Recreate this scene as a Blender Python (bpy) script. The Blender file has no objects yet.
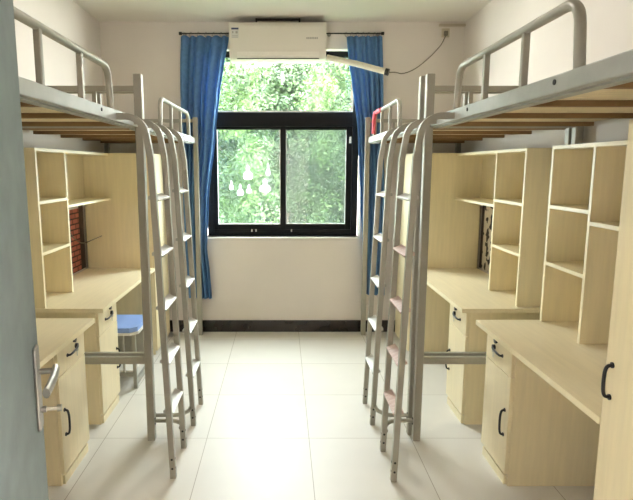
import bpy, bmesh, math, random
from mathutils import Vector, Matrix
random.seed(7)
S = bpy.context.scene
C = S.collection

# ------------------------------------------------------------------ camera, sky, exposure
F_PX, PPX, HORIZON = 540.0, 282.5, 167.0
CAM_Z = 1.58
cd = bpy.data.cameras.new('camera'); cam = bpy.data.objects.new('camera', cd); C.objects.link(cam)
cd.sensor_fit = 'HORIZONTAL'; cd.sensor_width = 36.0
cd.lens = F_PX / 633.0 * 36.0
cd.shift_x = (316.5 - PPX) / 633.0
cd.clip_start = 0.02
cam.location = (0, 0, CAM_Z)
cam.rotation_euler = (math.pi/2 - math.atan((250.0 - HORIZON)/F_PX), 0, 0)
S.camera = cam

wd = bpy.data.worlds.new('sky'); S.world = wd; wd.use_nodes = True
bg = wd.node_tree.nodes['Background']
bg.inputs['Color'].default_value = (0.97, 0.985, 1.0, 1)
bg.inputs['Strength'].default_value = 12.0

def area(name, loc, rot, sx, sy, power, portal=False, col=(1, 1, 1)):
    l = bpy.data.lights.new(name, 'AREA'); l.shape = 'RECTANGLE'; l.size = sx; l.size_y = sy
    l.energy = power; l.color = col
    o = bpy.data.objects.new(name, l); C.objects.link(o); o.location = loc; o.rotation_euler = rot
    l.cycles.is_portal = portal
    return o
area('window_portal', (0, 5.32, 1.78), (-math.pi/2, 0, 0), 1.44, 1.70, 1, True)

S.view_settings.view_transform = 'Standard'
S.view_settings.look = 'None'
S.view_settings.gamma = 1.0
S.view_settings.use_curve_mapping = False
S.view_settings.exposure = 2.15

# ------------------------------------------------------------------ materials
def lin(c):
    f = lambda v: v/12.92 if v <= 0.04045 else ((v+0.055)/1.055)**2.4
    return (f(c[0]/255), f(c[1]/255), f(c[2]/255), 1)

def mat(name, rgb, rough=0.5, metal=0.0, var=0.0, scale=8.0, stretch=(1, 1, 1), spec=0.5, bump=0.0, rgb2=None):
    m = bpy.data.materials.new(name); m.use_nodes = True
    nt = m.node_tree; b = nt.nodes['Principled BSDF']
    b.inputs['Base Color'].default_value = lin(rgb)
    b.inputs['Roughness'].default_value = rough
    b.inputs['Metallic'].default_value = metal
    b.inputs['Specular IOR Level'].default_value = spec
    if var > 0 or bump > 0 or rgb2:
        tc = nt.nodes.new('ShaderNodeTexCoord'); mp = nt.nodes.new('ShaderNodeMapping')
        mp.inputs['Scale'].default_value = stretch
        nz = nt.nodes.new('ShaderNodeTexNoise'); nz.inputs['Scale'].default_value = scale
        nz.inputs['Detail'].default_value = 5
        nt.links.new(tc.outputs['Object'], mp.inputs[0]); nt.links.new(mp.outputs[0], nz.inputs['Vector'])
        rp = nt.nodes.new('ShaderNodeValToRGB')
        a = lin(rgb)
        lo = [v*(1-var) for v in a[:3]]; hi = [min(1, v*(1+var)) for v in a[:3]]
        if rgb2: lo, hi = lin(rgb2)[:3], a[:3]
        rp.color_ramp.elements[0].position = 0.3; rp.color_ramp.elements[1].position = 0.7
        rp.color_ramp.elements[0].color = (*lo, 1); rp.color_ramp.elements[1].color = (*hi, 1)
        nt.links.new(nz.outputs['Fac'], rp.inputs[0]); nt.links.new(rp.outputs[0], b.inputs['Base Color'])
        if bump > 0:
            bn = nt.nodes.new('ShaderNodeBump'); bn.inputs['Strength'].default_value = bump
            bn.inputs['Distance'].default_value = 0.01
            nt.links.new(nz.outputs['Fac'], bn.inputs['Height']); nt.links.new(bn.outputs[0], b.inputs['Normal'])
    return m

M = {}
M['wall'] = mat('wall_paint', (225, 217, 209), 0.9, var=0.03, scale=2.0, spec=0.2)
M['ceiling'] = mat('ceiling_paint', (231, 226, 218), 0.95, var=0.02, scale=1.5, spec=0.1)
M['skirting'] = mat('skirting_tile', (38, 28, 25), 0.25, var=0.2, scale=6)
M['wood'] = mat('birch_laminate', (231, 216, 178), 0.42, var=0.045, scale=5, stretch=(9, 9, 0.7), spec=0.4)
M['woodtop'] = mat('birch_laminate_top', (232, 218, 184), 0.38, var=0.04, scale=5, stretch=(9, 0.7, 9), spec=0.45)
M['edge'] = mat('birch_edge_band', (241, 228, 190), 0.4)
M['plank'] = mat('bed_board_wood', (228, 212, 176), 0.65, var=0.12, scale=5, stretch=(0.8, 9, 9))
M['joist'] = mat('bed_joist_wood_shade', (132, 102, 66), 0.8, var=0.12, scale=5, stretch=(0.8, 9, 9))  # darker than the boards: shade on the joist sides put into the colour
M['steel'] = mat('grey_painted_steel', (160, 156, 144), 0.40, metal=0.3, var=0.05, scale=5)
M['rail'] = mat('grey_painted_rail', (162, 162, 156), 0.45, metal=0.3, var=0.12, scale=9)
M['tread'] = mat('ladder_tread_steel', (180, 177, 169), 0.45, metal=0.2, var=0.08, scale=12)
M['pinktread'] = mat('pink_worn_tread', (208, 186, 176), 0.6, rgb2=(184, 146, 134), scale=25, stretch=(1, 4, 1))
M['black'] = mat('black_plastic', (24, 20, 20), 0.35)
M['hole'] = mat('dark_bolt', (30, 28, 26), 0.6)
M['chrome'] = mat('satin_chrome', (168, 164, 158), 0.36, metal=0.85)
M['key'] = mat('nickel_key', (190, 185, 170), 0.35, metal=0.7)
M['doorpaint'] = mat('grey_green_door_paint', (132, 143, 143), 0.55, rgb2=(116, 127, 127), scale=9, stretch=(1, 1, 1))
M['frame'] = mat('black_aluminium', (12, 14, 17), 0.45, spec=0.2)
M['white'] = mat('white_plastic', (228, 222, 212), 0.4)
M['whitestrip'] = mat('white_louvre', (236, 231, 222), 0.35)
M['greymark'] = mat('grey_print', (168, 163, 156), 0.6)
M['navy'] = mat('navy_print', (52, 60, 96), 0.6)
M['labelpaper'] = mat('label_paper', (214, 212, 208), 0.6)
def translucent(m, f):
    nt = m.node_tree; b = nt.nodes['Principled BSDF']; out = nt.nodes['Material Output']
    t = nt.nodes.new('ShaderNodeBsdfTranslucent'); mx = nt.nodes.new('ShaderNodeMixShader'); mx.inputs[0].default_value = f
    l = b.inputs['Base Color'].links
    if l: nt.links.new(l[0].from_socket, t.inputs[0])
    else: t.inputs[0].default_value = b.inputs['Base Color'].default_value
    nt.links.new(b.outputs[0], mx.inputs[1]); nt.links.new(t.outputs[0], mx.inputs[2]); nt.links.new(mx.outputs[0], out.inputs[0])
    return m
M['curtain'] = translucent(mat('blue_curtain_cloth', (108, 150, 196), 0.85, var=0.1, scale=30, spec=0.15), 0.25)
M['blue'] = mat('blue_seat_vinyl', (138, 166, 222), 0.5)
M['red'] = mat('red_cloth', (214, 92, 104), 0.85, var=0.15, scale=30)
M['cream'] = mat('cream_pipe_wrap', (222, 215, 198), 0.6, var=0.04, scale=30, stretch=(8, 1, 1))
M['cord'] = mat('grey_cord', (120, 112, 98), 0.6)
M['socket'] = mat('socket_plastic', (196, 184, 162), 0.5)
M['darklamp'] = mat('dark_lamp_metal', (58, 46, 38), 0.5)
M['tube'] = mat('lamp_tube_glass', (196, 186, 170), 0.3)
M['darkbrown'] = mat('dark_brown_strip', (44, 26, 22), 0.6)
M['bark'] = mat('tree_bark', (92, 78, 62), 0.9, var=0.2, scale=12, bump=0.5)
M['ground'] = mat('grass_ground', (84, 108, 62), 0.95, var=0.2, scale=4)
M['soffit'] = mat('corridor_floor', (190, 184, 174), 0.6)

def floor_mat():
    m = bpy.data.materials.new('cream_polished_tile'); m.use_nodes = True
    nt = m.node_tree; b = nt.nodes['Principled BSDF']
    tc = nt.nodes.new('ShaderNodeTexCoord'); mp = nt.nodes.new('ShaderNodeMapping')
    mp.inputs['Location'].default_value = (0.445, -2.976 + 0.61, 0)
    br = nt.nodes.new('ShaderNodeTexBrick'); br.offset = 0; br.squash = 1
    br.inputs['Scale'].default_value = 1; br.inputs['Brick Width'].default_value = 0.601
    br.inputs['Row Height'].default_value = 0.612; br.inputs['Mortar Size'].default_value = 0.0022
    br.inputs['Mortar Smooth'].default_value = 0.3
    br.inputs['Color1'].default_value = lin((226, 221, 212)); br.inputs['Color2'].default_value = lin((223, 217, 207))
    br.inputs['Mortar'].default_value = lin((168, 156, 140))
    nt.links.new(tc.outputs['Object'], mp.inputs[0]); nt.links.new(mp.outputs[0], br.inputs['Vector'])
    nz = nt.nodes.new('ShaderNodeTexNoise'); nz.inputs['Scale'].default_value = 3.5; nz.inputs['Detail'].default_value = 6
    nt.links.new(tc.outputs['Object'], nz.inputs['Vector'])
    mx = nt.nodes.new('ShaderNodeMixRGB'); mx.blend_type = 'MULTIPLY'; mx.inputs[0].default_value = 0.12
    nt.links.new(br.outputs['Color'], mx.inputs[1]); nt.links.new(nz.outputs['Fac'], mx.inputs[2])
    nt.links.new(mx.outputs[0], b.inputs['Base Color'])
    b.inputs['Roughness'].default_value = 0.38; b.inputs['Specular IOR Level'].default_value = 0.4
    return m
M['floor'] = floor_mat()

def brick_mat():
    m = bpy.data.materials.new('brick_print_paper'); m.use_nodes = True
    nt = m.node_tree; b = nt.nodes['Principled BSDF']; b.inputs['Roughness'].default_value = 0.7
    tc = nt.nodes.new('ShaderNodeTexCoord'); mp = nt.nodes.new('ShaderNodeMapping')
    mp.inputs['Rotation'].default_value = (math.pi/2, 0, math.pi/2)
    sp = nt.nodes.new('ShaderNodeSeparateXYZ'); cb = nt.nodes.new('ShaderNodeCombineXYZ')
    nt.links.new(tc.outputs['Object'], sp.inputs[0])
    nt.links.new(sp.outputs['Y'], cb.inputs['X']); nt.links.new(sp.outputs['Z'], cb.inputs['Y'])
    br = nt.nodes.new('ShaderNodeTexBrick')
    br.inputs['Scale'].default_value = 1; br.inputs['Brick Width'].default_value = 0.11
    br.inputs['Row Height'].default_value = 0.042; br.inputs['Mortar Size'].default_value = 0.006
    br.inputs['Color1'].default_value = lin((192, 112, 94)); br.inputs['Color2'].default_value = lin((158, 84, 70))
    br.inputs['Mortar'].default_value = lin((66, 34, 30))
    nt.links.new(cb.outputs[0], br.inputs['Vector']); nt.links.new(br.outputs['Color'], b.inputs['Base Color'])
    return m
M['brick'] = brick_mat()

def doodle_mat():
    m = bpy.data.materials.new('black_white_print_paper'); m.use_nodes = True
    nt = m.node_tree; b = nt.nodes['Principled BSDF']; b.inputs['Roughness'].default_value = 0.7
    tc = nt.nodes.new('ShaderNodeTexCoord')
    nz = nt.nodes.new('ShaderNodeTexNoise'); nz.inputs['Scale'].default_value = 16; nz.inputs['Detail'].default_value = 1
    nt.links.new(tc.outputs['Object'], nz.inputs['Vector'])
    rp = nt.nodes.new('ShaderNodeValToRGB'); rp.color_ramp.interpolation = 'CONSTANT'
    rp.color_ramp.elements[0].color = lin((214, 206, 192)); rp.color_ramp.elements[1].color = lin((38, 34, 34))
    rp.color_ramp.elements[1].position = 0.57
    nt.links.new(nz.outputs['Fac'], rp.inputs[0]); nt.links.new(rp.outputs[0], b.inputs['Base Color'])
    return m
M['doodle'] = doodle_mat()

def clear_mat(name, tint, gloss, haze, hazecol):
    m = bpy.data.materials.new(name); m.use_nodes = True
    nt = m.node_tree; nt.nodes.clear()
    out = nt.nodes.new('ShaderNodeOutputMaterial')
    tr = nt.nodes.new('ShaderNodeBsdfTransparent'); tr.inputs[0].default_value = (*tint, 1)
    gl = nt.nodes.new('ShaderNodeBsdfGlossy'); gl.inputs['Roughness'].default_value = 0.03
    df = nt.nodes.new('ShaderNodeBsdfDiffuse'); df.inputs[0].default_value = lin(hazecol)
    m1 = nt.nodes.new('ShaderNodeMixShader'); m1.inputs[0].default_value = haze
    m2 = nt.nodes.new('ShaderNodeMixShader'); m2.inputs[0].default_value = gloss
    nt.links.new(tr.outputs[0], m1.inputs[1]); nt.links.new(df.outputs[0], m1.inputs[2])
    nt.links.new(m1.outputs[0], m2.inputs[1]); nt.links.new(gl.outputs[0], m2.inputs[2])
    nt.links.new(m2.outputs[0], out.inputs[0])
    return m
M['glass'] = clear_mat('window_glass', (0.82, 0.88, 0.88), 0.03, 0.06, (225, 235, 240))
M['glassclear'] = clear_mat('transom_glass', (0.95, 0.98, 0.96), 0.03, 0.03, (225, 235, 240))
M['net'] = clear_mat('insect_net', (0.95, 0.95, 0.95), 0.0, 0.30, (120, 116, 118))

def leaf_mat(name, a, b_):
    m = bpy.data.materials.new(name); m.use_nodes = True
    nt = m.node_tree; b = nt.nodes['Principled BSDF']
    g = nt.nodes.new('ShaderNodeTexCoord'); nz = nt.nodes.new('ShaderNodeTexNoise')
    nz.inputs['Scale'].default_value = 2.2; nz.inputs['Detail'].default_value = 3
    nt.links.new(g.outputs['Object'], nz.inputs['Vector'])
    rp = nt.nodes.new('ShaderNodeValToRGB'); rp.color_ramp.elements[0].position = 0.35; rp.color_ramp.elements[1].position = 0.65
    rp.color_ramp.elements[0].color = lin(a); rp.color_ramp.elements[1].color = lin(b_)
    nt.links.new(nz.outputs['Fac'], rp.inputs[0]); nt.links.new(rp.outputs[0], b.inputs['Base Color'])
    b.inputs['Roughness'].default_value = 0.6
    return translucent(m, 0.35)
M['sticker'] = translucent(mat('white_paper_sticker', (252, 252, 250), 0.7), 0.5)
M['leaf'] = leaf_mat('fresh_green_leaves', (32, 54, 27), (72, 96, 43))
M['leafdark'] = leaf_mat('deep_green_leaves', (30, 52, 28), (62, 86, 42))

# ------------------------------------------------------------------ mesh helpers
WPOS = {}
class MB:
    """collects shapes (world coordinates, passed through an optional map) into one mesh"""
    def __init__(s, T=None): s.bm = bmesh.new(); s.T = T or (lambda x, y, z: (x, y, z))
    def _v(s, p): return s.bm.verts.new(s.T(*p))
    def box(s, x0, x1, y0, y1, z0, z1, bev=0.0):
        tb = bmesh.new()
        vs = [tb.verts.new((x, y, z)) for z in (z0, z1) for y in (y0, y1) for x in (x0, x1)]
        for f in ((0, 2, 3, 1), (4, 5, 7, 6), (0, 1, 5, 4), (2, 6, 7, 3), (0, 4, 6, 2), (1, 3, 7, 5)):
            tb.faces.new([vs[i] for i in f])
        if bev > 0:
            bmesh.ops.bevel(tb, geom=list(tb.edges), offset=bev, segments=2, affect='EDGES', profile=0.5)
        s._merge(tb); return s
    def _merge(s, tb):
        mp = {v: s._v(v.co) for v in tb.verts}
        for f in tb.faces:
            try: s.bm.faces.new([mp[v] for v in f.verts])
            except ValueError: pass
        tb.free()
    def prism(s, pts, axis, a, b):
        """extrude a 2D polygon along axis ('x','y','z') from a to b"""
        def P(u, v, w): return {'x': (w, u, v), 'y': (u, w, v), 'z': (u, v, w)}[axis]
        A = [s._v(P(u, v, a)) for u, v in pts]; B_ = [s._v(P(u, v, b)) for u, v in pts]
        s.bm.faces.new(A); s.bm.faces.new(B_[::-1])
        n = len(pts)
        for i in range(n): s.bm.faces.new((A[i], A[(i+1) % n], B_[(i+1) % n], B_[i]))
        return s
    def tube(s, path, r, seg=10, r2=None, square=False, up=(0, 0, 1)):
        """sweep a round (or square / rectangular, half sizes r and r2) section along path"""
        P = [Vector(p) for p in path]; n = len(P)
        T = []
        for i in range(n):
            d = (P[min(i+1, n-1)] - P[max(i-1, 0)]).normalized(); T.append(d)
        N = Vector(up)
        if abs(N.dot(T[0])) > 0.95: N = Vector((1, 0, 0)) if abs(T[0].x) < 0.9 else Vector((0, 1, 0))
        rings = []
        for i in range(n):
            N = (N - T[i]*N.dot(T[i])).normalized(); Bn = T[i].cross(N)
            k = 1.0
            if 0 < i < n-1:
                d1 = (P[i]-P[i-1]).normalized(); d2 = (P[i+1]-P[i]).normalized()
                k = 1/max(0.5, math.sqrt((1+d1.dot(d2))/2))
            if square:
                q = r2 if r2 else r
                off = [(r, q), (-r, q), (-r, -q), (r, -q)]
            else:
                q = r2 if r2 else r
                off = [(r*math.cos(2*math.pi*j/seg), q*math.sin(2*math.pi*j/seg)) for j in range(seg)]
            rings.append([s._v(P[i] + N*a + Bn*b) for a, b in off])
        m = len(rings[0])
        for i in range(n-1):
            for j in range(m):
                s.bm.faces.new((rings[i][j], rings[i][(j+1) % m], rings[i+1][(j+1) % m], rings[i+1][j]))
        s.bm.faces.new(rings[0][::-1]); s.bm.faces.new(rings[-1])
        return s
    def disc(s, c, axis, r, d, seg=16):
        c = Vector(c); a = {'x': Vector((1, 0, 0)), 'y': Vector((0, 1, 0)), 'z': Vector((0, 0, 1))}[axis]
        return s.tube([c, c + a*d], r, seg)
    def build(s, name, m, parent=None, smooth=False, origin=None):
        bm = s.bm
        bmesh.ops.recalc_face_normals(bm, faces=list(bm.faces))
        xs = [v.co.x for v in bm.verts]; ys = [v.co.y for v in bm.verts]; zs = [v.co.z for v in bm.verts]
        o0 = Vector(origin) if origin is not None else Vector(((min(xs)+max(xs))/2, (min(ys)+max(ys))/2, min(zs)))
        for v in bm.verts: v.co -= o0
        me = bpy.data.meshes.new(name); bm.to_mesh(me); bm.free()
        me.materials.append(m)
        if smooth:
            for p in me.polygons: p.use_smooth = True
            try: me.set_sharp_from_angle(angle=math.radians(40))
            except Exception: pass
        o = bpy.data.objects.new(name, me); C.objects.link(o)
        if parent: o.parent = parent; o.location = o0 - WPOS[parent]
        else: o.location = o0
        WPOS[o] = o0
        return o

def fillet(pts, r, n=5):
    """round the inner corners of a polyline"""
    P = [Vector(p) for p in pts]; out = [P[0]]
    for i in range(1, len(P)-1):
        a = (P[i-1]-P[i]); b = (P[i+1]-P[i]); d = min(r, a.length*0.49, b.length*0.49)
        p0 = P[i] + a.normalized()*d; p2 = P[i] + b.normalized()*d
        for k in range(n+1):
            t = k/n; out.append(p0*(1-t)**2 + P[i]*2*t*(1-t) + p2*t*t)
    out.append(P[-1]); return out

def thing(name, label, cat, loc, group=None):
    o = bpy.data.objects.new(name, None); C.objects.link(o)
    o.location = loc; o.empty_display_size = 0.1
    WPOS[o] = Vector(loc)
    return tag(o, label, cat, group)
def tag(o, label, cat, group=None):
    o['label'] = label; o['category'] = cat
    if group: o['group'] = group
    return o
def struct(o):
    o['kind'] = 'structure'; return o

# ------------------------------------------------------------------ room shell
YB, XW, ZC = 5.066, 1.63, 2.86          # back wall, side walls, ceiling
YF = 0.62                                # inner face of the wall with the door
WX0, WX1, WZ0, WZ1 = -0.725, 0.725, 0.925, 2.625
struct(MB().box(-2.2, 2.2, -1.4, 5.32, -0.12, 0).build('floor', M['floor'], origin=(0, 0, 0)))
struct(MB().box(-2.2, 2.2, -1.4, 5.32, ZC, ZC+0.15).build('ceiling', M['ceiling']))
struct(MB().box(-XW-0.2, -XW, YF-0.2, 5.32, 0, ZC).build('wall_left', M['wall']))
struct(MB().box(XW, XW+0.2, YF-0.2, 5.32, 0, ZC).build('wall_right', M['wall']))
b = MB()
b.box(-XW, WX0, YB, 5.32, 0, ZC); b.box(WX1, XW, YB, 5.32, 0, ZC)
b.box(WX0, WX1, YB, 5.32, 0, WZ0); b.box(WX0, WX1, YB, 5.32, WZ1, ZC)
struct(b.build('wall_back', M['wall']))
b = MB()
b.box(-XW, -0.50, YF-0.2, YF, 0, ZC); b.box(0.50, XW, YF-0.2, YF, 0, ZC); b.box(-0.50, 0.50, YF-0.2, YF, 2.09, ZC)
struct(b.build('wall_front', M['wall']))
struct(MB().box(-XW, XW, YB-0.012, YB, 0, 0.115, 0.002).build('baseboard_back', M['skirting']))
struct(MB().box(-XW, -XW+0.012, YF, YB-0.012, 0, 0.115, 0.002).build('baseboard_left', M['skirting']))
struct(MB().box(XW-0.012, XW, YF, YB-0.012, 0, 0.115, 0.002).build('baseboard_right', M['skirting']))
struct(MB().box(-2.2, 2.2, -1.4, -1.2, 0, ZC).box(-2.2, -2.0, -1.2, YF-0.2, 0, 1.1).box(2.0, 2.2, -1.2, YF-0.2, 0, 1.1).box(-2.2, -2.0, -1.2, YF-0.2, 1.6, ZC).box(2.0, 2.2, -1.2, YF-0.2, 1.6, ZC).build('wall_corridor_light_block', M['wall']))  # unseen corridor walls added to cut light from behind; end slots admit fill
struct(MB().box(-14, 14, 5.32, 30, -3.4, -3.3).build('ground', M['ground']))

# ------------------------------------------------------------------ window
win = bpy.data.objects.new('window_1', None); C.objects.link(win); win.location = (0, 5.2, WZ0); WPOS[win] = Vector((0, 5.2, WZ0))
struct(win)
y0, y1 = 5.155, 5.215
b = MB()
b.box(-0.715, -0.655, y0, y1, WZ0, WZ1, 0.003); b.box(0.655, 0.715, y0, y1, WZ0, WZ1, 0.003)
b.box(-0.655, 0.655, y0, y1, WZ0, 0.985, 0.003); b.box(-0.655, 0.655, y0, y1, 2.575, WZ1, 0.003)
b.box(-0.655, 0.655, y0-0.01, y1, 1.955, 2.085, 0.004)
b.build('window_frame', M['frame'], win)
def sash(x0, x1, ya, yb, net):
    w = 0.052
    s = MB()
    s.box(x0, x0+w, ya, yb, 0.985, 1.955, 0.003); s.box(x1-w, x1, ya, yb, 0.985, 1.955, 0.003)
    s.box(x0+w, x1-w, ya, yb, 0.985, 1.035, 0.003); s.box(x0+w, x1-w, ya, yb, 1.925, 1.955, 0.003)
    so = s.build('window_sash', M['frame'], win)
    g = MB().box(x0+w-0.004, x1-w+0.004, (ya+yb)/2-0.002, (ya+yb)/2+0.002, 1.031, 1.929)
    g.build('window_pane', M['glass'], so)
    gs = MB()
    for (a, c) in ((x0+w, x0+w+0.005), (x1-w-0.005, x1-w)): gs.box(a, c, ya-0.001, ya+0.012, 1.035, 1.925)
    gs.box(x0+w, x1-w, ya-0.001, ya+0.012, 1.035, 1.042)
    gs.build('glazing_seal', M['labelpaper'], so)
    return so
sash(-0.668, 0.032, 5.162, 5.185, False)
s2 = sash(-0.02, 0.655, 5.188, 5.211, True)
MB().box(0.032, 0.603, 5.216, 5.2175, 1.035, 1.925).build('insect_screen', M['net'], win)
MB().box(-0.655, 0.655, 5.183, 5.187, 2.085, 2.575).build('transom_pane', M['glassclear'], win)
MB().box(-0.655, 0.655, 5.170, 5.186, 2.085, 2.098).build('transom_seal', M['white'], win)
MB().box(0.627, 0.645, 5.135, 5.156, 1.80, 1.86, 0.004).build('window_latch', M['white'], win)
for px in (-0.30, -0.26, 0.08):
    MB().box(px, px+0.012, 5.150, 5.156, 0.965, 0.99, 0.001).build('frame_chip', M['labelpaper'], win)
struct(MB().box(-0.735, 0.735, YB-0.012, 5.155, WZ0-0.02, WZ0, 0.004).build('trim_1', M['white']))

# paper cut-outs stuck on the left pane (bottle-gourd outlines)
def gourd(cx, cz, h, w, label):
    pts = []
    prof = [(0, 0.55), (0.08, 0.9), (0.25, 1.0), (0.42, 0.85), (0.55, 0.42), (0.66, 0.30), (0.78, 0.42), (0.88, 0.30), (1.0, 0.06)]
    for t, r in prof: pts.append((cx + r*w/2, cz + t*h))
    for t, r in prof[::-1]: pts.append((cx - r*w/2, cz + t*h))
    o = MB().prism(pts, 'y', 5.1700, 5.1712).build('paper_sticker', M['sticker'])
    tag(o, label, 'sticker', 'white paper cut-outs on the left window pane')
gourd(-0.327, 1.462, 0.135, 0.092, 'white gourd-shaped paper sticker on left pane, upper left one')
gourd(-0.137, 1.500, 0.115, 0.040, 'slim tall white paper sticker on left pane, upper right one near mullion')
gourd(-0.487, 1.365, 0.090, 0.040, 'small pale paper sticker low on left pane, leftmost of all')
gourd(-0.402, 1.310, 0.110, 0.062, 'white pear-shaped paper sticker, second from left in the lower row')
gourd(-0.320, 1.335, 0.080, 0.050, 'small faint paper sticker in the middle of the lower row')
gourd(-0.166, 1.345, 0.125, 0.105, 'broad round white paper sticker, rightmost in the lower row')

# ------------------------------------------------------------------ open door at the left edge
HX, HY = -0.475, YF+0.005
ang = math.atan2(1.49-HY, -0.702-HX)
dd = bpy.data.objects.new('door_1', None); C.objects.link(dd); dd.location = (HX, HY, 0.012); WPOS[dd] = Vector((HX, HY, 0.012)); struct(dd)
ca, sa = math.cos(ang), math.sin(ang)
DT = lambda x, y, z: (HX + x*ca - y*sa, HY + x*sa + y*ca, z)
DL = math.hypot(1.49-HY, -0.702-HX)
MB(DT).box(0, DL, 0.0, 0.042, 0.012, 2.06, 0.002).build('door_leaf', M['doorpaint'], dd)
for z in (0.3, 1.05, 1.8): MB(DT).tube([(0, -0.006, z-0.05), (0, -0.006, z+0.05)], 0.007).build('hinge', M['chrome'], dd)
hp = MB(DT).box(DL-0.085, DL-0.035, -0.009, 0.0, 0.85, 1.09, 0.004).build('handle_plate', M['chrome'], dd)
MB(DT).tube([(DL-0.055, -0.008, 1.015), (DL-0.055, -0.056, 1.015)], 0.0085, 12).tube(
    [(DL-0.050, -0.052, 1.019), (DL-0.075, -0.054, 1.018), (DL-0.11, -0.053, 1.012), (DL-0.15, -0.050, 1.006), (DL-0.185, -0.046, 1.002)], 0.0150, 12, r2=0.0100).build('door_lever', M['chrome'], hp, smooth=True)
MB(DT).disc(DT and (DL-0.06, -0.022, 0.905), 'y', 0.009, 0.016).build('keyhole_cylinder', M['chrome'], hp, smooth=True)
MB(DT).box(DL-0.062, DL-0.058, -0.05, -0.022, 0.900, 0.910).tube([(DL-0.06, -0.062, 0.905), (DL-0.06, -0.050, 0.905)], 0.010, 10).build('door_key', M['key'], hp)
b = MB()
b.box(-0.53, -0.495, YF-0.21, YF+0.012, 0, 2.12, 0.003); b.box(0.48, 0.515, YF-0.21, YF+0.012, 0, 2.12, 0.003); b.box(-0.495, 0.48, YF-0.21, YF+0.012, 2.075, 2.12, 0.003)
struct(b.build('trim_2', M['doorpaint']))

# ------------------------------------------------------------------ loft beds
PX = 0.775
def bed(sx, ya, yb, guard, label, PX):
    """ya = end towards the room centre (where the ladder hangs), yb = the other end"""
    T = lambda x, y, z: (sx*x, y, z)
    r = thing('loft_bed', label, 'bed', (sx*1.18, (ya+yb)/2, 0), 'grey steel loft beds')
    B = lambda: MB(T)
    xb = 1.585
    h = 0.0215
    for (x, y) in ((PX, ya), (PX, yb), (xb, ya), (xb, yb)):
        zt = 2.065 if y == ya else 2.02
        p = B().box(x-h, x+h, y-h, y+h, 0.0, zt, 0.004).build('post', M['steel'], r)
        if x == PX and y == ya:
            for z in (0.10, 0.13): MB(T).disc((x-h-0.004, y, z), 'x', 0.007, 0.006).build('bolt', M['hole'], p)
    lo, hi = min(ya, yb), max(ya, yb)
    rl = B().box(PX+0.004, PX+0.032, lo, hi, 1.790, 1.843, 0.004)
    rl.box(PX+0.028, PX+0.065, lo+h, hi-h, 1.784, 1.7905)
    ra = rl.build('side_rail', M['rail'], r)
    for y in (lo+0.33*(hi-lo), lo+0.7*(hi-lo)): MB(T).disc((PX+0.001, y, 1.822), 'x', 0.008, 0.004).build('bolt', M['hole'], ra)
    B().box(1.57, 1.60, lo+h, hi-h, 1.829, 1.875, 0.004).build('side_rail', M['rail'], r)
    for y in (ya, yb):
        B().box(PX+h, xb-h, y-0.015, y+0.015, 1.790, 1.840, 0.003).build('end_rail', M['steel'], r)
        B().box(PX+h, xb-h, y-0.013, y+0.013, 1.975, 2.005, 0.003).build('head_bar', M['steel'], r)
        for x in (1.0, 1.2, 1.4): B().box(x-0.011, x+0.011, y-0.009, y+0.009, 1.83, 1.977, 0.002).build('head_spindle', M['steel'], r)
    y = ya
    B().box(PX+h, xb-h, y-0.014, y+0.014, 0.466, 0.508, 0.003).build('cross_bar', M['steel'], r)
    # slats and boards
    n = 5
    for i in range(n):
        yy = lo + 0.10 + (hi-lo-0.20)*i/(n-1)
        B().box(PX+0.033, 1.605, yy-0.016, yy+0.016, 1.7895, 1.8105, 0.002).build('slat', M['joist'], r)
    for i in range(4):
        x0 = PX + 0.038 + i*(1.603-PX-0.038)/4
        B().box(x0, x0+(1.603-PX-0.038)/4-0.005, lo+0.03, hi-0.03, 1.8105, 1.823, 0.001).build('bed_board', M['plank'], r)
    # guard rail hoop
    g0, g1 = guard; gx = PX + 0.019
    gd = MB(T).tube(fillet([(gx, g0, 1.843), (gx, g0+0.02, 2.026), (gx, g1-0.02, 2.026), (gx, g1, 1.843)], 0.07, 6), 0.0155, 10, up=(1, 0, 0)).build('guard_rail', M['steel'], r, smooth=True)
    for k in (1, 2):
        yy = g0 + (g1-g0)*k/3.0
        B().box(gx-0.011, gx+0.011, yy-0.011, yy+0.011, 1.842, 2.020, 0.003).build('guard_spindle', M['steel'], gd)
    return r
YN, YFar = 2.962, 3.032
bed(-1, YN, 0.95, (1.45, 2.535), 'grey steel loft bed on the left nearest the door, bare wooden base', 0.765)
bed(1, YN, 0.95, (1.515, 2.555), 'grey steel loft bed on the right nearest the camera, bare wooden base', 0.782)
bed(-1, YFar, 4.962, (3.62, 4.70), 'grey steel loft bed on the left beside the window curtain', 0.782)
bed(1, YFar, 4.962, (3.70, 4.70), 'grey steel loft bed on the right beside the window, red cloth on its guard rail', 0.766)

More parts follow.
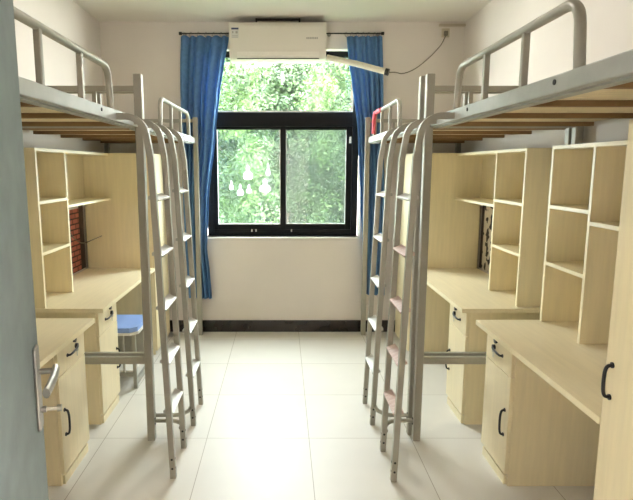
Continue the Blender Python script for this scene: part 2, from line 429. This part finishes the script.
def ladder(sx, y0, y1, label, ypost, far_rail, PX, zs, pink=False, fu=0.564):
    T = lambda x, y, z: (sx*x, y, z)
    r = thing('bed_ladder', label, 'ladder', (sx*fu, (y0+y1)/2, 0), 'steel ladders hooked on the loft beds')
    def xz(z): return fu + (0.618-fu)*z/1.62
    for y in (y0, y1):
        path = fillet([(PX+0.003, y, 1.812), (0.70, y, 1.812), (0.642, y, 1.770), (xz(1.62), y, 1.62)], 0.07, 5)
        path += [Vector((fu, y, 0.0))]
        rail = MB(T).tube(path, 0.0145, square=True, r2=0.0145, up=(1, 0, 0)).build('ladder_rail', M['steel'], r)
        for z in (0.055, 0.105):
            MB(T).disc((xz(z)-0.0155, y, z), 'x', 0.006, 0.003, 10).build('bolt_hole', M['hole'], rail)
            MB(T).disc((xz(z), y-0.0155, z), 'y', 0.006, 0.003, 10).build('bolt_hole', M['hole'], rail)
    for i, z in enumerate(zs):
        x = xz(z)
        b = MB(T)
        b.prism([(x-0.018, z-0.010), (x-0.020, z-0.002), (x+0.026, z+0.018), (x+0.032, z+0.012), (x+0.032, z+0.000)], 'y', y0+0.0145, y1-0.0145)
        tr = b.build('tread', M['pinktread'] if (pink and i > 0) else M['tread'], r)
        if pink and i > 0: tr['label'] = 'pinkish worn tread'
    # foot brace from the bed post round to the ladder
    fx = fu + 0.004
    yr = y1 if not far_rail else y0
    e = 0.0
    MB(T).tube(fillet([(PX-0.0225, ypost, 0.118), (fx+0.06, ypost, 0.118), (fx+0.012, yr + (0.05 if ypost > yr else -0.05), 0.118), (fx+0.012, yr, 0.118)], 0.04, 5), 0.012, 10).build('foot_brace', M['steel'], r, smooth=True)
    return r
ladder(-1, 2.572, 2.872, 'grey steel ladder on the left, nearer one, hooked to the near bed', YN, False, 0.765, (1.427, 1.155, 0.885, 0.610, 0.345), False, 0.561)
ladder(-1, 3.142, 3.442, 'grey steel ladder on the left, farther one, hooked to the bed by the window', YFar, True, 0.782, (1.435, 1.150, 0.870, 0.590, 0.310), False, 0.550)
ladder(1, 2.540, 2.835, 'grey steel ladder on the right, nearer one, with pinkish lower treads', YN, False, 0.782, (1.430, 1.160, 0.882, 0.615, 0.355), True)
ladder(1, 3.150, 3.455, 'grey steel ladder on the right, farther one with plain pale treads', YFar, True, 0.766, (1.413, 1.145, 0.872, 0.600, 0.332), False, 0.557)

# red cloth wound round the far end of the right-hand far guard rail
b = MB()
gx = 0.778
pts = fillet([(gx, 4.36, 2.027), (gx, 4.68, 2.027), (gx, 4.698, 1.86)], 0.075, 6)
b.tube(pts, 0.0185, 10, up=(1, 0, 0)); b.tube([(gx-0.012, 4.60, 2.03), (gx-0.020, 4.615, 1.95), (gx-0.017, 4.61, 1.88)], 0.009, 8)
tag(b.build('red_cloth', M['red'], smooth=True), 'red cloth wrapped around the far end of the right far bed guard rail', 'cloth')

# ------------------------------------------------------------------ desk units (cabinet, desk top, bookshelf, wardrobe)
def handle(T, x, p, q, mat_, parent, name, out=0.028, r=0.006):
    """arched pull between p=(y,z) and q=(y,z) standing out from the plane x towards the aisle"""
    (ya, za), (yb, zb) = p, q
    mid = lambda t: (ya+(yb-ya)*t, za+(zb-za)*t)
    P = [(x, *mid(0)), (x-out*0.75, *mid(0.02)), (x-out, *mid(0.2)), (x-out*1.05, *mid(0.5)), (x-out, *mid(0.8)), (x-out*0.75, *mid(0.98)), (x, *mid(1))]
    o = MB(T).tube(fillet(P, 0.01, 3), r, 10)
    for (y, z) in (p, q): o.disc((x-0.004, y, z), 'x', r*1.7, 0.004, 12)
    return o.build(name, mat_, parent, smooth=True)

XB = 1.612    # back of the units
def unit(sx, y0, d, names, c=0.375, uo=0.0, s0=0.018, m1=0.42, dz=0.0, wa=1.170, wt=1.725):
    T = lambda u, v, z: (sx*(u if u > 1.45 else u-uo), y0 + d*v, z)
    wx = lambda u, v: (sx*u, y0 + d*v, 0)
    t = 0.018
    # --- drawer cabinet
    r = thing('drawer_cabinet', names['cabinet'], 'cabinet', wx(1.36, 0.21), 'pale wood drawer cabinets')
    a = 0.048
    fr = lambda f: (a+f*(c-a)) if d < 0 else (c-f*(c-a))
    b = MB(T)
    b.box(1.126, XB, a, a+t, 0.0, 0.725, 0.001); b.box(1.126, XB, c-t, c, 0.0, 0.725, 0.001)
    b.box(XB-t, XB, a+t, c-t, 0.06, 0.725); b.box(1.135, XB, a+t, c-t, 0.045, 0.062); b.box(1.135, XB, a+t, c-t, 0.552, 0.567)
    b.box(1.126, 1.150, a+t, c-t, 0.707, 0.725)
    b.build('body', M['wood'], r)
    MB(T).box(1.113, 1.128, a+t, c-t, 0.0, 0.046).build('plinth', M['wood'], r)
    dr = MB(T).box(1.108, 1.125, a+0.002, c-0.002, 0.567, 0.722, 0.0015).build('drawer', M['wood'], r)
    bb = MB(T).disc((1.108, fr(0.40), 0.692), 'x', 0.0145, -0.011, 16); bb.build('lock', M['black'], dr, smooth=True)
    handle(T, 1.108, (fr(0.34), 0.652), (fr(0.66), 0.640), M['black'], dr, 'drawer_handle', 0.018, 0.0055)
    MB(T).disc((1.108, fr(0.34), 0.652), 'x', 0.0135, -0.012, 14).build('handle_boss', M['black'], dr, smooth=True)
    kv = fr(0.36); MB(T).box(1.098, 1.100, kv-0.005, kv+0.005, 0.600, 0.632).tube([(1.099, kv, 0.640), (1.099, kv, 0.628)], 0.008, 8).build('key', M['key'], dr)
    do = MB(T).box(1.108, 1.125, a+0.002, c-0.002, 0.064, 0.563, 0.0015).build('door', M['wood'], r)
    hv = c - 0.045
    handle(T, 1.108, (hv, 0.384), (hv, 0.254), M['black'], do, 'door_handle', 0.022, 0.0058)
    # --- desk top
    r = thing('desk_top', names['desk'], 'desk', wx(1.33, 0.6), 'pale wood desk tops')
    MB(T).box(1.062, XB, 0.0, (wa-0.002), 0.7265, 0.752, 0.0015).build('top_board', M['woodtop'], r)
    MB(T).box(1.0605, 1.0622, 0.002, (wa-0.004), 0.727, 0.7515).build('front_edge', M['edge'], r)
    MB(T).box(1.12, 1.138, c+0.002, (wa-0.002), 0.635, 0.720).build('apron', M['wood'], r) if False else None
    MB(T).box(1.50, 1.516, c+0.002, (wa-0.002), 0.42, 0.7255).build('modesty_panel', M['wood'], r)
    # --- bookshelf standing on the desk
    r = thing('bookshelf', names['shelf'], 'bookshelf', (sx*1.5, y0+d*0.6, 0.753), 'pale wood bookshelves')
    X0 = 1.402; zt = 1.688; z0 = 0.753
    MB(T).box(X0, XB, s0, s0+t, z0, zt, 0.001).build('side_panel', M['wood'], r)
    MB(T).box(X0, XB, m1, m1+t, z0, zt-t, 0.001).build('divider', M['wood'], r)
    MB(T).box(X0, XB, s0+t, (wa-0.002), zt-t, zt, 0.001).build('top_panel', M['wood'], r)
    for z in (1.366+dz, 1.066+dz):
        MB(T).box(X0, XB, s0+t, m1, z, z+t, 0.001).build('shelf', M['wood'], r)
    MB(T).box(X0, XB, m1+t, (wa-0.002), 1.316, 1.316+t, 0.001).build('shelf', M['wood'], r)
    bp = MB(T); bp.box(XB-0.006, XB, s0+t, m1, z0, zt-t); bp.box(XB-0.006, XB, m1+t, (wa-0.002), 1.316+t, zt-t)
    bp.build('back_panel', M['wood'], r)
    e = MB(T)
    q0, q1 = X0-0.0012, X0
    e.box(q0, q1, s0, s0+t, z0, zt); e.box(q0, q1, m1, m1+t, z0, zt-t); e.box(q0, q1, s0+t, (wa-0.002), zt-t, zt)
    for z in (1.366+dz, 1.066+dz): e.box(q0, q1, s0+t, m1, z, z+t)
    e.box(q0, q1, m1+t, (wa-0.002), 1.316, 1.316+t)
    e.build('edge_banding', M['edge'], r)
    sc = [(s0+0.08, 0.80), (m1-0.06, 0.80), (s0+0.08, 1.60), (m1-0.06, 1.60)]
    for (v, z) in sc: MB(T).disc((XB-0.006, v, z), 'x', 0.006, -0.003, 10).build('screw_cap', M['plank'], r)
    # --- wardrobe
    r = thing('wardrobe', names['wardrobe'], 'wardrobe', wx(1.34, 1.535), 'pale wood wardrobes')
    a, cw, zt = wa, 1.83, wt
    b = MB(T)
    b.box(1.081, XB, a, a+t, 0, zt, 0.001); b.box(1.081, XB, cw-t, cw, 0, zt, 0.001)
    b.box(1.081, XB, a+t, cw-t, zt-t, zt); b.box(1.081, XB, a+t, cw-t, 0.06, 0.078); b.box(XB-0.008, XB, a+t, cw-t, 0.078, zt-t)
    b.build('body', M['wood'], r)
    MB(T).box(1.10, 1.115, a+t, cw-t, 0.0, 0.06).build('plinth', M['wood'], r)
    do = MB(T).box(1.062, 1.080, a+0.002, cw-0.002, 0.035, zt-0.002, 0.0015).build('door', M['wood'], r)
    handle(T, 1.062, (a+0.038, 0.950), (a+0.038, 0.842), M['black'], do, 'door_handle', 0.024, 0.0058)

unit(-1, 2.90, -1, dict(
    cabinet='pale wood drawer cabinet on the left nearest the open door, black handles',
    desk='pale wood desk top on the left nearest the open door',
    shelf='pale wood bookshelf on the near left desk, behind the open grey door',
    wardrobe='tall pale wood wardrobe on the left, behind the open grey door'), 0.405, 0.02)
unit(1, 2.868, -1, dict(
    cabinet='pale wood drawer cabinet on the right nearest the camera, black lock and handles',
    desk='long pale wood desk top on the right running up to the nearest wardrobe',
    shelf='pale wood bookshelf on the right nearest the camera, beside the near wardrobe',
    wardrobe='tall pale wood wardrobe at the right edge with a black door handle'), m1=0.397)
unit(-1, 3.10, 1, dict(
    cabinet='pale wood drawer cabinet on the left in front of the blue stool',
    desk='pale wood desk top on the left above the blue stool',
    shelf='pale wood bookshelf on the left with brick print showing through its open back',
    wardrobe='tall pale wood wardrobe on the left beside the window curtain'), 0.405, s0=0.002, wa=1.31, wt=1.69)
unit(1, 3.10, 1, dict(
    cabinet='pale wood drawer cabinet on the right, farther from the camera behind the bed cross bar',
    desk='pale wood desk top on the right, farther one by the window',
    shelf='pale wood bookshelf on the right with black and white print behind',
    wardrobe='tall pale wood wardrobe on the right beside the window curtain'), s0=0.045, m1=0.475, dz=-0.013, wa=1.30, wt=1.69)

# printed paper on the walls behind the open shelf bays
b = MB().box(-1.6285, -1.6265, 3.60, 4.30, 0.76, 1.255)
o = b.build('wallpaper_sheet', M['brick']); tag(o, 'brick patterned paper on the left wall behind the far desk', 'wallpaper')
MB().box(-1.6285, -1.6262, 4.30, 4.40, 0.76, 1.31).build('dark_gap_strip', M['darkbrown'], o)  # shade of the gap beside the wardrobe, built as a dark strip
MB().box(-1.6285, -1.6262, 3.60, 4.30, 1.255, 1.31).build('white_border', M['labelpaper'], o)
b = MB().box(1.6265, 1.6285, 3.60, 4.34, 0.76, 1.31)
o = b.build('wallpaper_sheet', M['doodle']); tag(o, 'black and white patterned paper on the right wall behind the far desk', 'wallpaper')
MB().box(1.6262, 1.6285, 4.34, 4.395, 0.76, 1.31).build('dark_gap_strip', M['darkbrown'], o)  # gap shade on the right, likewise a dark strip
b = MB().tube(fillet([(-1.615, 4.00, 1.22), (-1.60, 4.06, 1.06), (-1.56, 4.16, 0.985), (-1.46, 4.33, 1.03)], 0.05, 5), 0.004, 8)
tag(b.build('thin_cable', M['cord'], smooth=True), 'thin loose cable hanging in front of the brick patterned paper', 'cable')

# ------------------------------------------------------------------ stool under the far left desk
r = thing('stool', 'low stool with blue seat and grey metal frame under the left far desk', 'stool', (-1.265, 3.87, 0))
sx0, sx1, sy0, sy1 = -1.40, -1.03, 3.68, 4.06
MB().prism([(sx0, sy0), (sx1-0.05, sy0), (sx1, sy0+0.05), (sx1, sy1-0.05), (sx1-0.05, sy1), (sx0, sy1)], 'z', 0.40, 0.418).build('seat_rim', M['white'], r)
b = MB().prism([(sx0+0.008, sy0+0.008), (sx1-0.055, sy0+0.008), (sx1-0.008, sy0+0.055), (sx1-0.008, sy1-0.055), (sx1-0.055, sy1-0.008), (sx0+0.008, sy1-0.008)], 'z', 0.418, 0.452)
b.build('seat', M['blue'], r)
for x in (sx0+0.03, sx1-0.03):
    for y in (sy0+0.03, sy1-0.03):
        MB().box(x-0.013, x+0.013, y-0.013, y+0.013, 0, 0.40, 0.002).build('leg', M['steel'], r)
for y in (sy0+0.03, sy1-0.03):
    MB().box(sx0+0.043, sx1-0.043, y-0.009, y+0.009, 0.09, 0.115).build('stretcher', M['steel'], r)
    for k in range(1, 4):
        x = sx0+0.03 + (sx1-sx0-0.06)*k/4
        MB().box(x-0.007, x+0.007, y-0.007, y+0.007, 0.115, 0.40).build('side_bar', M['steel'], r)
MB().box(sx0+0.043, sx1-0.043, sy0+0.04, sy1-0.04, 0.115, 0.130).build('foot_shelf', M['white'], r)
MB().box(sx0+0.043, sx1-0.043, sy1-0.052, sy1-0.040, 0.131, 0.395).build('back_panel', M['steel'], r)
MB().box(sx0+0.024, sx0+0.036, sy0+0.044, sy1-0.044, 0.131, 0.395).build('side_panel', M['steel'], r)
for x in (sx0+0.03, sx1-0.03): MB().box(x-0.009, x+0.009, sy0+0.044, sy1-0.044, 0.02, 0.06).build('base_bar', M['steel'], r)

# ------------------------------------------------------------------ air conditioner, lamp, pipe, curtains
r = thing('air_conditioner', 'white wall air conditioner mounted above the window', 'air conditioner', (-0.041, YB, 2.495))
x0, x1 = -0.458, 0.376
prof = [(YB-0.002, 2.505), (YB-0.002, 2.812), (4.895, 2.812), (4.868, 2.800), (4.856, 2.770), (4.854, 2.575), (4.862, 2.545), (4.885, 2.512), (4.92, 2.500)]
MB().prism(prof, 'x', x0, x1).build('body', M['white'], r, smooth=True)
MB().box(x0+0.006, x1-0.006, 4.850, 4.8545, 2.572, 2.772, 0.0015).build('front_panel', M['white'], r)
fl = MB().prism([(4.8575, 2.562), (4.852, 2.560), (4.858, 2.534), (4.878, 2.512), (4.884, 2.516), (4.864, 2.540)], 'x', x0+0.065, x1-0.060).build('louvre', M['whitestrip'], r)
MB().box(x0+0.065, x1-0.06, 4.872, 4.886, 2.5065, 2.512).build('louvre_gap', M['hole'], r)
lb = MB().box(-0.438, -0.376, 4.8488, 4.8502, 2.672, 2.762).build('energy_label', M['labelpaper'], r)
MB().box(-0.438, -0.376, 4.8480, 4.8489, 2.742, 2.756).build('label_band', M['navy'], lb)
for (a, c, z0, z1) in ((-0.430, -0.420, 2.712, 2.728), (-0.402, -0.384, 2.710, 2.728), (-0.432, -0.382, 2.678, 2.681), (-0.432, -0.382, 2.690, 2.693)):
    MB().box(a, c, 4.8480, 4.8489, z0, z1).build('label_print', M['greymark'], lb)
k = MB()
for i in range(7):
    xx = 0.205 + i*0.0145
    k.box(xx, xx+0.010, 4.8488, 4.8502, 2.664, 2.680)
k.build('grey_lettering', M['greymark'], r)

r = thing('ceiling_light', 'slim tube lamp with dark holder on the ceiling above the air conditioner', 'lamp', (-0.04, 4.97, ZC))
b = MB().box(-0.235, 0.155, 4.955, 4.985, ZC-0.018, ZC, 0.003); b.build('housing', M['darklamp'], r)
for x in (-0.235, 0.140): MB().box(x, x+0.016, 4.94, 5.0, ZC-0.042, ZC-0.001, 0.004).build('end_holder', M['darklamp'], r)
MB().tube([(-0.219, 4.97, ZC-0.029), (0.140, 4.97, ZC-0.029)], 0.010, 12).build('tube', M['tube'], r, smooth=True)

LAMP_POWER = 13.5
M['lit'] = bpy.data.materials.new('lit_lamp_tube'); M['lit'].use_nodes = True
pb = M['lit'].node_tree.nodes['Principled BSDF']
pb.inputs['Emission Color'].default_value = (1.0, 0.965, 0.93, 1); pb.inputs['Emission Strength'].default_value = LAMP_POWER
r = thing('ceiling_light', 'lit white tube lamp on the ceiling above the middle of the aisle', 'lamp', (0.0, 2.75, ZC))
MB().box(-0.03, 0.03, 2.15, 3.35, ZC-0.03, ZC, 0.004).build('housing', M['white'], r)
MB().tube([(0, 2.18, ZC-0.065), (0, 3.32, ZC-0.065)], 0.016, 12).build('tube', M['lit'], r, smooth=True)
for y in (2.16, 3.32): MB().box(-0.02, 0.02, y, y+0.02, ZC-0.085, ZC-0.02, 0.004).build('end_holder', M['white'], r)

p0 = Vector((0.385, 4.868, 2.515)); p1 = Vector((0.872, 4.70, 2.368)); dn = (p1-p0).normalized()
o = MB().tube([p0, p0+dn*0.1+Vector((0, 0, 0.004)), p0+dn*0.28+Vector((0, 0, 0.007)), p1], 0.025, 14).build('wrapped_pipe', M['cream'], smooth=True)
tag(o, 'cream wrapped pipe slanting from air conditioner across the right curtain', 'pipe')
MB().tube([p1-dn*0.012, p1+dn*0.02], 0.029, 14).build('end_cap', M['black'], o, smooth=True)
pc = [p1+dn*0.018, (0.95, 4.74, 2.372), (1.06, 4.92, 2.385), (1.20, 5.03, 2.452), (1.33, 5.045, 2.56), (1.42, 5.045, 2.66), (1.452, 5.04, 2.735)]
o = MB().tube(fillet(pc, 0.12, 6), 0.0045, 8).build('power_cord', M['cord'], smooth=True)
tag(o, 'thin grey cord curving from the cream pipe up to the wall socket', 'cord')
MB().box(1.437, 1.470, 5.028, 5.052, 2.735, 2.775, 0.004).build('plug', M['cord'], o)
o = MB().box(1.420, 1.490, 5.052, YB-0.001, 2.725, 2.800, 0.003).build('wall_socket', M['socket'])
tag(o, 'beige wall socket high in the right corner of the back wall', 'socket')
o = MB().box(1.395, XW-0.002, 5.042, YB-0.001, 2.818, 2.838, 0.002).build('cable_trunking', M['socket'])
tag(o, 'short beige cable trunking under the ceiling in the right corner', 'trunking')

def curtain(bounds, label, nf, seed):
    rnd = random.Random(seed)
    zs = [b[0] for b in bounds]
    def ev(z):
        for i in range(len(bounds)-1):
            a, c = bounds[i], bounds[i+1]
            if c[0] <= z <= a[0]:
                t = (a[0]-z)/(a[0]-c[0]); t = t*t*(3-2*t)*0.5 + t*0.5
                return a[1]+(c[1]-a[1])*t, a[2]+(c[2]-a[2])*t
        return bounds[-1][1:]
    NX, NZ = 110, 60
    ph = [rnd.uniform(0, 6.28) for _ in range(4)]
    bm = bmesh.new(); V = []
    for j in range(NZ+1):
        t = j/NZ; z = zs[0] + (zs[-1]-zs[0])*t
        l, r_ = ev(z); row = []
        for i in range(NX+1):
            u = i/NX
            w = u + 0.025*math.sin(2*math.pi*u*3+ph[0]) + 0.012*math.sin(t*5+ph[1])
            y = 5.018 + (0.018+0.008*min(1, t*3))*math.sin(2*math.pi*nf*w + ph[2]) + 0.006*math.sin(2*math.pi*(nf*0.47)*u + t*2.5 + ph[3])
            dz = 0.0
            if j == 0: dz = 0.010*abs(math.sin(math.pi*nf*u))
            if j == NZ: dz = -0.01*u
            row.append(bm.verts.new(((l+(r_-l)*u)*1.013, y, z+dz)))
        V.append(row)
    for j in range(NZ):
        for i in range(NX): bm.faces.new((V[j][i], V[j][i+1], V[j+1][i+1], V[j+1][i]))
    mb = MB(); mb.bm.free(); mb.bm = bm
    o = mb.build('curtain', M['curtain'], smooth=True)
    sm = o.modifiers.new('thickness', 'SOLIDIFY'); sm.thickness = 0.003
    tag(o, label, 'curtain', 'blue window curtains')
    for k in range(nf+1):
        l, r_ = ev(zs[0]); x = l + (r_-l)*(k+0.1)/(nf+0.2)
        MB().tube([(x + 0.011*math.cos(a*math.pi/6), 5.022, 2.742 + 0.019*math.sin(a*math.pi/6)) for a in range(12)], 0.0025, 6).build('curtain_ring', M['chrome'], o)
    return o
curtain([(2.718, -0.887, -0.470), (2.45, -0.900, -0.520), (2.255, -0.905, -0.556), (1.908, -0.905, -0.598), (1.28, -0.905, -0.672), (0.82, -0.895, -0.695), (0.60, -0.885, -0.675), (0.350, -0.875, -0.660)],
        'blue cloth curtain hanging at the left side of the window', 6, 3)
curtain([(2.718, 0.560, 0.872), (2.45, 0.590, 0.885), (2.34, 0.612, 0.890), (1.908, 0.672, 0.900), (1.28, 0.712, 0.930), (0.82, 0.742, 0.950), (0.385, 0.750, 0.955)],
        'blue cloth curtain hanging at the right side of the window', 6, 11)
def rod(x0, x1, xf, label):
    o = MB().tube([(x0, 5.022, 2.750), (x1, 5.022, 2.750)], 0.0055, 10).build('curtain_rod', M['hole'], smooth=True)
    tag(o, label, 'curtain rod', 'curtain rods beside the air conditioner')
    MB().tube([(xf-0.012, 5.022, 2.750), (xf+0.012, 5.022, 2.750)], 0.014, 12).build('finial', M['hole'], o, smooth=True)
    xm = x0*0.85 + x1*0.15
    for xb_ in ((x0*0.93+x1*0.07), (x0*0.07+x1*0.93)):
        MB().tube([(xb_, 5.022, 2.750), (xb_, YB-0.001, 2.750)], 0.005, 8).disc((xb_, YB-0.008, 2.750), 'y', 0.018, 0.007).build('bracket', M['chrome'], o)
rod(-0.905, -0.462, -0.905, 'thin dark curtain rod left of the air conditioner')
rod(0.380, 0.888, 0.888, 'thin dark curtain rod right of the air conditioner')

# ------------------------------------------------------------------ trees outside
def tree(x, y, ztop, rx, m, label, seed, n=9000, leaf=0.075):
    rnd = random.Random(seed)
    zb = -3.3
    r = thing('leafy_tree', label, 'tree', (x, y, zb), 'trees outside the window')
    MB().tube([(x, y, zb), (x+0.05, y, zb+1.6), (x-0.03, y+0.03, zb+3.2), (x, y, ztop-1.2)], 0.11, 10).build('trunk', M['bark'], r, smooth=True)
    clumps = []
    H = ztop - (zb+1.0)
    for i in range(260):
        t = rnd.random()
        z = zb+1.0 + H*t
        R = rx*(math.sin(math.pi*min(1, 0.12+0.80*t))**0.6)*(1.0 if t < 0.75 else max(0.35, (1.02-t)/0.27))
        a = rnd.uniform(0, 6.283)
        q = R*math.sqrt(rnd.random())
        clumps.append((x+q*math.cos(a), y+q*math.sin(a)*0.9, z, rnd.uniform(0.16, 0.34)))
    verts, faces = [], []
    for i in range(n):
        cx, cy, cz, cr = clumps[rnd.randrange(len(clumps))]
        d = Vector((rnd.gauss(0, 1), rnd.gauss(0, 1), rnd.gauss(0, 1))).normalized()
        p = Vector((cx, cy, cz)) + d*cr*(0.55+0.5*rnd.random()); p.z = min(p.z, ztop+0.1)
        nrm = (d + Vector((rnd.uniform(-.7, .7), rnd.uniform(-.7, .7), rnd.uniform(-.3, .9)))).normalized()
        t1 = nrm.orthogonal().normalized(); t1 = Matrix.Rotation(rnd.uniform(0, 6.28), 3, nrm) @ t1
        t2 = nrm.cross(t1); s = leaf*rnd.uniform(0.6, 1.3)
        k = len(verts)
        verts += [p - t1*s, p + t2*s*0.42, p + t1*s, p - t2*s*0.42]
        faces.append((k, k+1, k+2, k+3))
    o0 = WPOS[r]
    me = bpy.data.meshes.new('foliage'); me.from_pydata([v - o0 for v in verts], [], faces); me.materials.append(m)
    o = bpy.data.objects.new('foliage', me); C.objects.link(o); o.parent = r; WPOS[o] = o0
tree(-1.20, 9.0, 4.3, 1.12, M['leaf'], 'bushy green tree filling the left half of the window', 1, 42000, 0.042)
tree(1.25, 9.3, 4.5, 1.15, M['leaf'], 'bushy green tree filling the right half of the window', 2, 42000, 0.042)
tree(0.05, 11.4, 4.0, 1.15, M['leafdark'], 'lower green tree in the middle, behind the window mullion', 3, 36000, 0.05)
tree(-1.75, 13.6, 5.6, 1.6, M['leafdark'], 'taller tree far outside on the left, behind the front tree', 4, 32000, 0.065)
tree(1.75, 13.7, 5.7, 1.6, M['leafdark'], 'taller tree far outside on the right, behind the front tree', 5, 32000, 0.065)
tree(0.0, 16.8, 4.6, 1.9, M['leafdark'], 'farthest tree outside, seen through the gap between the others', 6, 28000, 0.075)
tree(-3.4, 18.5, 6.6, 2.0, M['leafdark'], 'very far tree on the left, behind the taller left tree', 7, 26000, 0.10)
tree(3.4, 18.6, 6.6, 2.0, M['leafdark'], 'very far tree on the right, behind the taller right tree', 8, 26000, 0.10)
# dense hedge closing the view behind the trees
rnd = random.Random(21)
hx0, hx1, hy, hz0, hz1 = -6.0, 6.0, 23.0, -3.3, 5.9
r = thing('hedge', 'tall dense green hedge behind all the trees outside', 'hedge', (0, hy, hz0))
MB().box(hx0, hx1, hy-0.05, hy+0.35, hz0, hz1-0.5).build('branches', M['bark'], r)
verts, faces = [], []
for i in range(48000):
    x = rnd.uniform(hx0, hx1); top = hz1 + 0.4*math.sin(x*2.1) + 0.15*math.sin(x*5.3)
    z = hz0 + (top-hz0)*math.sqrt(rnd.random())
    bul = 0.22*math.sin(x*2.7+z*1.3)*math.sin(z*2.3+x*0.7)
    p = Vector((x, hy-0.45+bul+rnd.uniform(-0.14, 0.3), z))
    nrm = Vector((rnd.uniform(-.9, .9), rnd.uniform(-1, 0.2), rnd.uniform(-.2, 1))).normalized()
    t1 = nrm.orthogonal().normalized(); t1 = Matrix.Rotation(rnd.uniform(0, 6.28), 3, nrm) @ t1
    t2 = nrm.cross(t1); q = 0.115*rnd.uniform(0.6, 1.3); k = len(verts)
    verts += [p-t1*q, p+t2*q*0.45, p+t1*q, p-t2*q*0.45]; faces.append((k, k+1, k+2, k+3))
me = bpy.data.meshes.new('foliage'); me.from_pydata([v-WPOS[r] for v in verts], [], faces); me.materials.append(M['leafdark'])
o = bpy.data.objects.new('foliage', me); C.objects.link(o); o.parent = r
